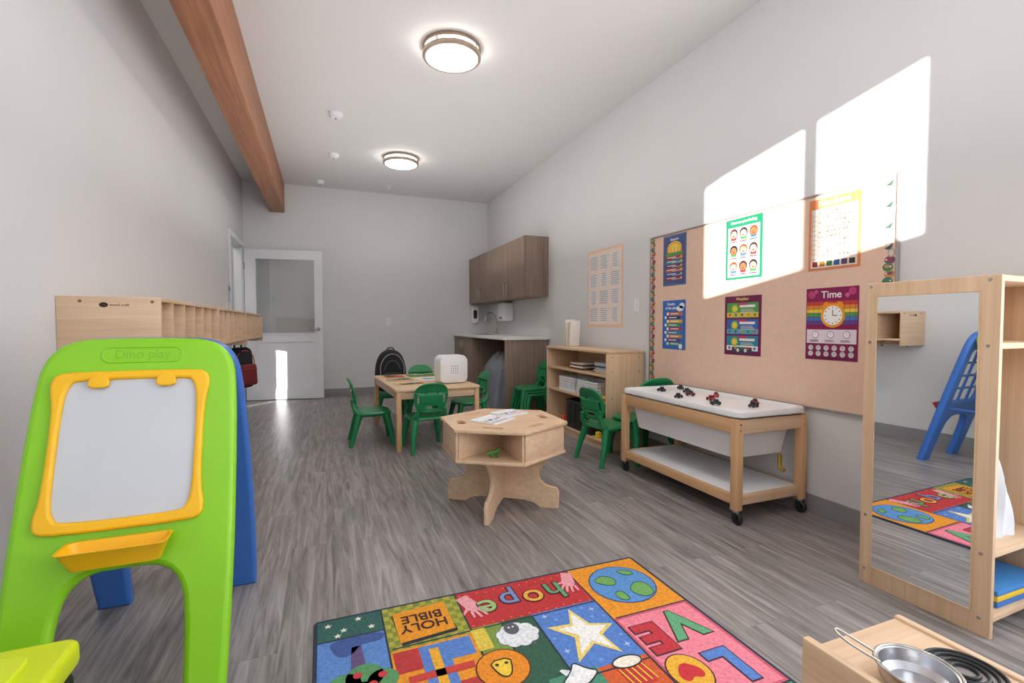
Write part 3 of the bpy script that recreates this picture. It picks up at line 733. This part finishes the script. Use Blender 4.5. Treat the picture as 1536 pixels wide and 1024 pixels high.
# ------------------------------------------------------------------ rug
ox,oy=.615,1.235
o=Obj('alphabet_play_rug',(ox,oy,0)); Wd=T(-ox,-oy,0)
x0,x1,y0,y1=-.045,1.272,.69,1.785
o.slab(rrect(x1-x0,y1-y0,.015),.008,mat('rug_binding',(44,56,74),.95,bump=.6),T((x0+x1)/2-ox,(y0+y1)/2-oy,.004),.002)
def RG(c): 
    k=('rug',)+c
    if k not in _K: _K[k]=mat('rug_pile_%d_%d_%d'%c,tuple(int(v*.92+12) for v in c),.95,var=.18,scale=90,bump=.8)
    return _K[k]
def rc(a,b,c,d,col,l=1): o.flat([(a,c),(b,c),(b,d),(a,d)],RG(col),.008+.0005*l,Wd,0)
def rp(pts,col,l=2): o.flat(pts,RG(col),.008+.0005*l,Wd,0)
def disc(cx,cy,r,col,l=2,ry=None): o.flat(circ(r,cx,cy,24,ry),RG(col),.008+.0005*l,Wd,0)
def rt(txt,size,x,y,col,l=6,bold=.002,sp=.85): o.text(txt,size,x,y,.008+.0005*l,RG(col),Wd,rot=180,bold=bold,space=sp)
def star(cx,cy,r,col,l,n=5,inner=.42,rot=90):
    pts=[]
    for i in range(2*n):
        q=r if i%2==0 else r*inner; a=R(rot+i*180/n); pts.append((cx+q*math.cos(a),cy+q*math.sin(a)))
    rp(pts,col,l)
def outl(pts,col,l=5,wd=.0022,cyc=True): o.tube([(x,y,.008+.0005*l) for x,y in pts],wd,RG(col),Wd,cyc=cyc,res=1)
e=.012; INK=(40,36,44)
rc(x0+e,.18,1.655,y1-e,(44,92,84)); 
for (a,b) in((0.0,1.74),(.05,1.70),(.1,1.75),(.14,1.69),(.03,1.675)): star(a,b,.014,(240,236,220),3)
rc(x0+e,.18,1.33,1.655,(88,134,204)); rp(chaikin([(0.0,1.655),(.18,1.655),(.17,1.60),(.10,1.61),(.07,1.56),(.03,1.56),(.01,1.6)],2),(60,86,150),2)
rp([(.07,1.6),(.10,1.6),(.11,1.45),(.06,1.45)],(96,74,120),2)
for (a,b,r_) in((.1,1.45,.055),(.04,1.43,.05),(.15,1.42,.045),(.09,1.38,.05)): disc(a,b,r_,(84,146,92),3)
for (a,b) in((.08,1.46),(.12,1.41),(.04,1.42),(.15,1.44),(.1,1.37)): disc(a,b,.013,(206,52,58),5)
rc(.18,.455,1.53,y1-e,(128,142,52))
for i in range(12):
    for j in range(10):
        if (i+j)%2: rc(.18+.0229*i,.18+.0229*(i+1),1.53+.0243*j,1.53+.0243*(j+1),(176,168,60),2)
rp([(.21,1.72),(.40,1.735),(.415,1.56),(.225,1.545)],(40,40,46),3); rp([(.215,1.73),(.405,1.745),(.41,1.575),(.22,1.56)],(236,150,30),4); rt('HOLY\nBIBLE',.062,.312,1.655,(60,30,30),6,.0008)
rc(.455,.94,1.55,y1-e,(190,44,46)); 
for i in range(14):
    for (yy) in (1.755,1.563): disc(.47+.035*i,yy-.008*(i%2),.004,(226,110,80),2)
hc=[(96,160,110),(236,170,60),(120,140,196),(150,196,120)]
for i,ch in enumerate('hope'): rt(ch,.155,.83-.093*i,1.655+.01*(-1)**i,(60,32,36),4,.006); rt(ch,.155,.83-.093*i,1.655+.01*(-1)**i,hc[i],6,.001)
def hand(cx,cy,s,ang):
    Hm=lambda x,y:(cx+s*(x*math.cos(ang)-y*math.sin(ang)),cy+s*(x*math.sin(ang)+y*math.cos(ang)))
    rp([Hm(-.3,-1),Hm(.3,-1),Hm(.35,0),Hm(.25,.35),Hm(-.25,.35),Hm(-.35,0)],(240,160,170),4)
    for k,(fx,l) in enumerate(((-.3,.75),(-.1,.9),(.1,.88),(.28,.7))): rp([Hm(fx-.08,.25),Hm(fx+.08,.25),Hm(fx*1.5+.06,l),Hm(fx*1.5-.06,l)],(240,160,170),5)
    rp([Hm(.3,-.15),Hm(.35,.1),Hm(.7,.3),Hm(.66,.15)],(240,160,170),5)
hand(.50,1.67,.08,R(200)); hand(.905,1.69,.075,R(160))
rc(.94,x1-e,1.42,y1-e,(238,150,30)); disc(1.105,1.605,.135,(60,80,130),3); disc(1.105,1.605,.129,(86,146,212),4)
for pts in ([(1.0,1.66),(1.06,1.69),(1.10,1.64),(1.07,1.6),(1.03,1.62)],[(1.10,1.55),(1.15,1.60),(1.2,1.58),(1.19,1.5),(1.13,1.49)],[(1.13,1.70),(1.18,1.69),(1.2,1.65),(1.15,1.65)],[(1.03,1.55),(1.07,1.57),(1.08,1.50),(1.04,1.5)]): rp(chaikin(pts,2),(110,170,90),5); outl(chaikin(pts,2),(50,80,60),5,.0015)
rc(.18,.45,1.21,1.53,(236,148,32)); rc(.19,.27,1.42,1.52,(186,50,50),2); rc(.27,.36,1.30,1.52,(84,128,204),2); rc(.36,.44,1.22,1.33,(190,54,52),2); rc(.36,.44,1.43,1.52,(84,128,204),2); rc(.19,.27,1.22,1.30,(84,128,204),2); rc(.30,.33,1.25,1.5,(236,170,40),3); rc(.22,.42,1.37,1.40,(200,60,50),3)
rc(.45,.68,1.21,1.55,(44,88,66)); rc(.45,.56,1.40,1.55,(120,150,60),2)
for i in range(9):
    a=i*2*math.pi/9; disc(.595+.05*math.cos(a),1.465+.038*math.sin(a),.028,(90,94,104),2.9); disc(.595+.05*math.cos(a),1.465+.038*math.sin(a),.025,(232,236,240),3+.2*(i%3))
disc(.595,1.465,.05,(232,236,240),4); disc(.585,1.50,.026,(90,90,100),5,.032); disc(.578,1.507,.004,(250,250,250),6); disc(.593,1.507,.004,(250,250,250),6)
for a in(.56,.63): rc(a-.006,a+.006,1.40,1.44,(90,90,100),2)
rc(.45,.50,1.43,1.54,(226,196,70),3)
disc(.495,1.335,.085,(90,50,30),3); disc(.495,1.335,.08,(236,140,30),4); bell=chaikin([(.46,1.37),(.53,1.37),(.52,1.32),(.505,1.295),(.485,1.295),(.47,1.32)],1); rp(bell,(250,206,60),5); outl(bell,INK,5); disc(.48,1.35,.006,(60,40,30),6); disc(.51,1.35,.006,(60,40,30),6)
rc(.68,.94,1.23,1.55,(82,128,206)); 
rp([(.82,1.53),(.85,1.43),(.925,1.40),(.86,1.36),(.875,1.26),(.81,1.33),(.72,1.27),(.765,1.38),(.70,1.46),(.785,1.45)],(240,214,120),3)
rp([(.817,1.505),(.84,1.42),(.90,1.40),(.85,1.37),(.86,1.29),(.81,1.345),(.745,1.30),(.785,1.385),(.73,1.44),(.79,1.435)],(248,246,240),4)
for (a,b) in((.72,1.52),(.90,1.5),(.91,1.29),(.71,1.33)): star(a,b,.014,(180,206,240),3,4,.3)
for (a,b) in((.70,1.4),(.75,1.49),(.88,1.46),(.92,1.45),(.92,1.34),(.70,1.27),(.79,1.26),(.87,1.52),(.76,1.54)): disc(a,b,.006,(120,166,230),2)
rc(.94,x1-e,.98,1.42,(214,90,110)); rc(.952,x1-e-.012,.992,1.408,(244,132,150),2)
for ch,a,b,c in(('L',1.15,1.10,(86,130,206)),('V',1.145,1.32,(96,170,120)),('E',1.015,1.29,(196,46,56))): rt(ch,.19,a,b,(70,40,50),3,.014); rt(ch,.19,a,b,c,5,.009)
disc(1.01,1.115,.068,(70,40,50),3,.08); disc(1.01,1.115,.063,(240,178,50),4,.075)
rp(chaikin([(1.01,1.16),(1.05,1.12),(1.05,1.09),(1.03,1.08),(1.01,1.095),(.99,1.08),(.97,1.09),(.97,1.12)],1),(206,44,50),5)
rc(x0+e,.18,.99,1.33,(238,190,60)); star(.07,1.16,.09,(200,60,50),2)
rc(.18,.45,.95,1.21,(190,50,50)); disc(.31,1.08,.09,(240,236,220),2)
rc(.45,.68,.95,1.21,(100,160,150)); rc(.60,.76,1.1,1.24,(70,140,110),2)
dv=chaikin([(.62,1.20),(.68,1.245),(.70,1.28),(.73,1.235),(.76,1.22),(.72,1.19),(.67,1.17)],2); rp(dv,(246,246,246),5); outl(dv,INK,5); rp(chaikin([(.66,1.22),(.64,1.27),(.70,1.235)],1),(230,234,240),6)
rc(.68,.94,.95,1.23,(214,90,40)); rp([(.81,1.22),(.91,1.22),(.90,1.12),(.82,1.12)],(200,50,50),3); disc(.86,1.22,.05,(246,240,220),4,.025); outl(circ(.05,.86,1.22,20,.025),INK,4)
for i in range(5): rp([(.815+.02*i,1.20),(.82+.02*i,1.20),(.83+.02*i,1.13),(.825+.02*i,1.13)],(246,200,60),4)
rc(.94,x1-e,y0+e,.98,(70,140,90))
for a in(1.0,1.09,1.18): rt('X',.1,a,.90,(244,214,70),3,.004); rt('X',.1,a,.78,(220,60,60),3,.004)
rc(x0+e,.3,y0+e,.99,(86,130,206)); rc(.3,.62,y0+e,.95,(238,150,40)); rc(.62,.94,y0+e,.95,(120,90,160)); star(.78,.82,.1,(246,210,70),2); disc(.46,.82,.09,(84,150,92),2); disc(.12,.83,.09,(240,236,230),2)
for (a,b,c,d) in((.18,.18,y0,y1),(.455,.455,.95,y1),(.94,.94,y0,y1),(.68,.68,.95,1.55)): rc(a-.003,a+.003,c+e,d-e,(40,46,60),2.5)
for (a,b,c) in((x0,.18,1.655),(x0,.18,1.33),(.18,.94,1.54),(.94,x1,1.42),(.94,x1,.98),(.18,.94,1.21)): rc(a+e,b-(e if b>1.2 else 0),c-.003,c+.003,(40,46,60),2.6)
o.done()

# ------------------------------------------------------------------ light, world, camera
w=bpy.data.worlds.new('World'); S.world=w; w.use_nodes=True
bg=w.node_tree.nodes['Background']; bg.inputs[0].default_value=(.90,.95,1,1); bg.inputs[1].default_value=5.4
sun=bpy.data.lights.new('sun','SUN'); sun.energy=22; sun.angle=R(.5); sun.color=(1,.97,.93)
so=bpy.data.objects.new('sun',sun); COL.objects.link(so); so.location=(-6,-8,4)
so.rotation_mode='QUATERNION'; so.rotation_quaternion=Vector((.85,1,-.17)).to_track_quat('-Z','Y')
# added area lights without any fixture, aimed up to brighten the ceiling
for y,en in ((1.3,13),(4.9,20)):
    a=bpy.data.lights.new('ceiling_fill_light','AREA'); a.shape='RECTANGLE'; a.size=2.6; a.size_y=3.4; a.energy=en; a.color=(1,.985,.97)
    ao=bpy.data.objects.new('ceiling_fill_light',a); COL.objects.link(ao); ao.location=(.8,y,1.75); ao.rotation_euler=(math.pi,0,0)
cam=bpy.data.cameras.new('camera'); cam.lens=16.875; cam.sensor_width=36; cam.clip_start=.02
co=bpy.data.objects.new('camera',cam); COL.objects.link(co); co.location=(0,0,1.05); co.rotation_euler=(R(90-1.99),0,R(-21.39))
S.camera=co
S.view_settings.view_transform='Standard'
S.view_settings.exposure=.05
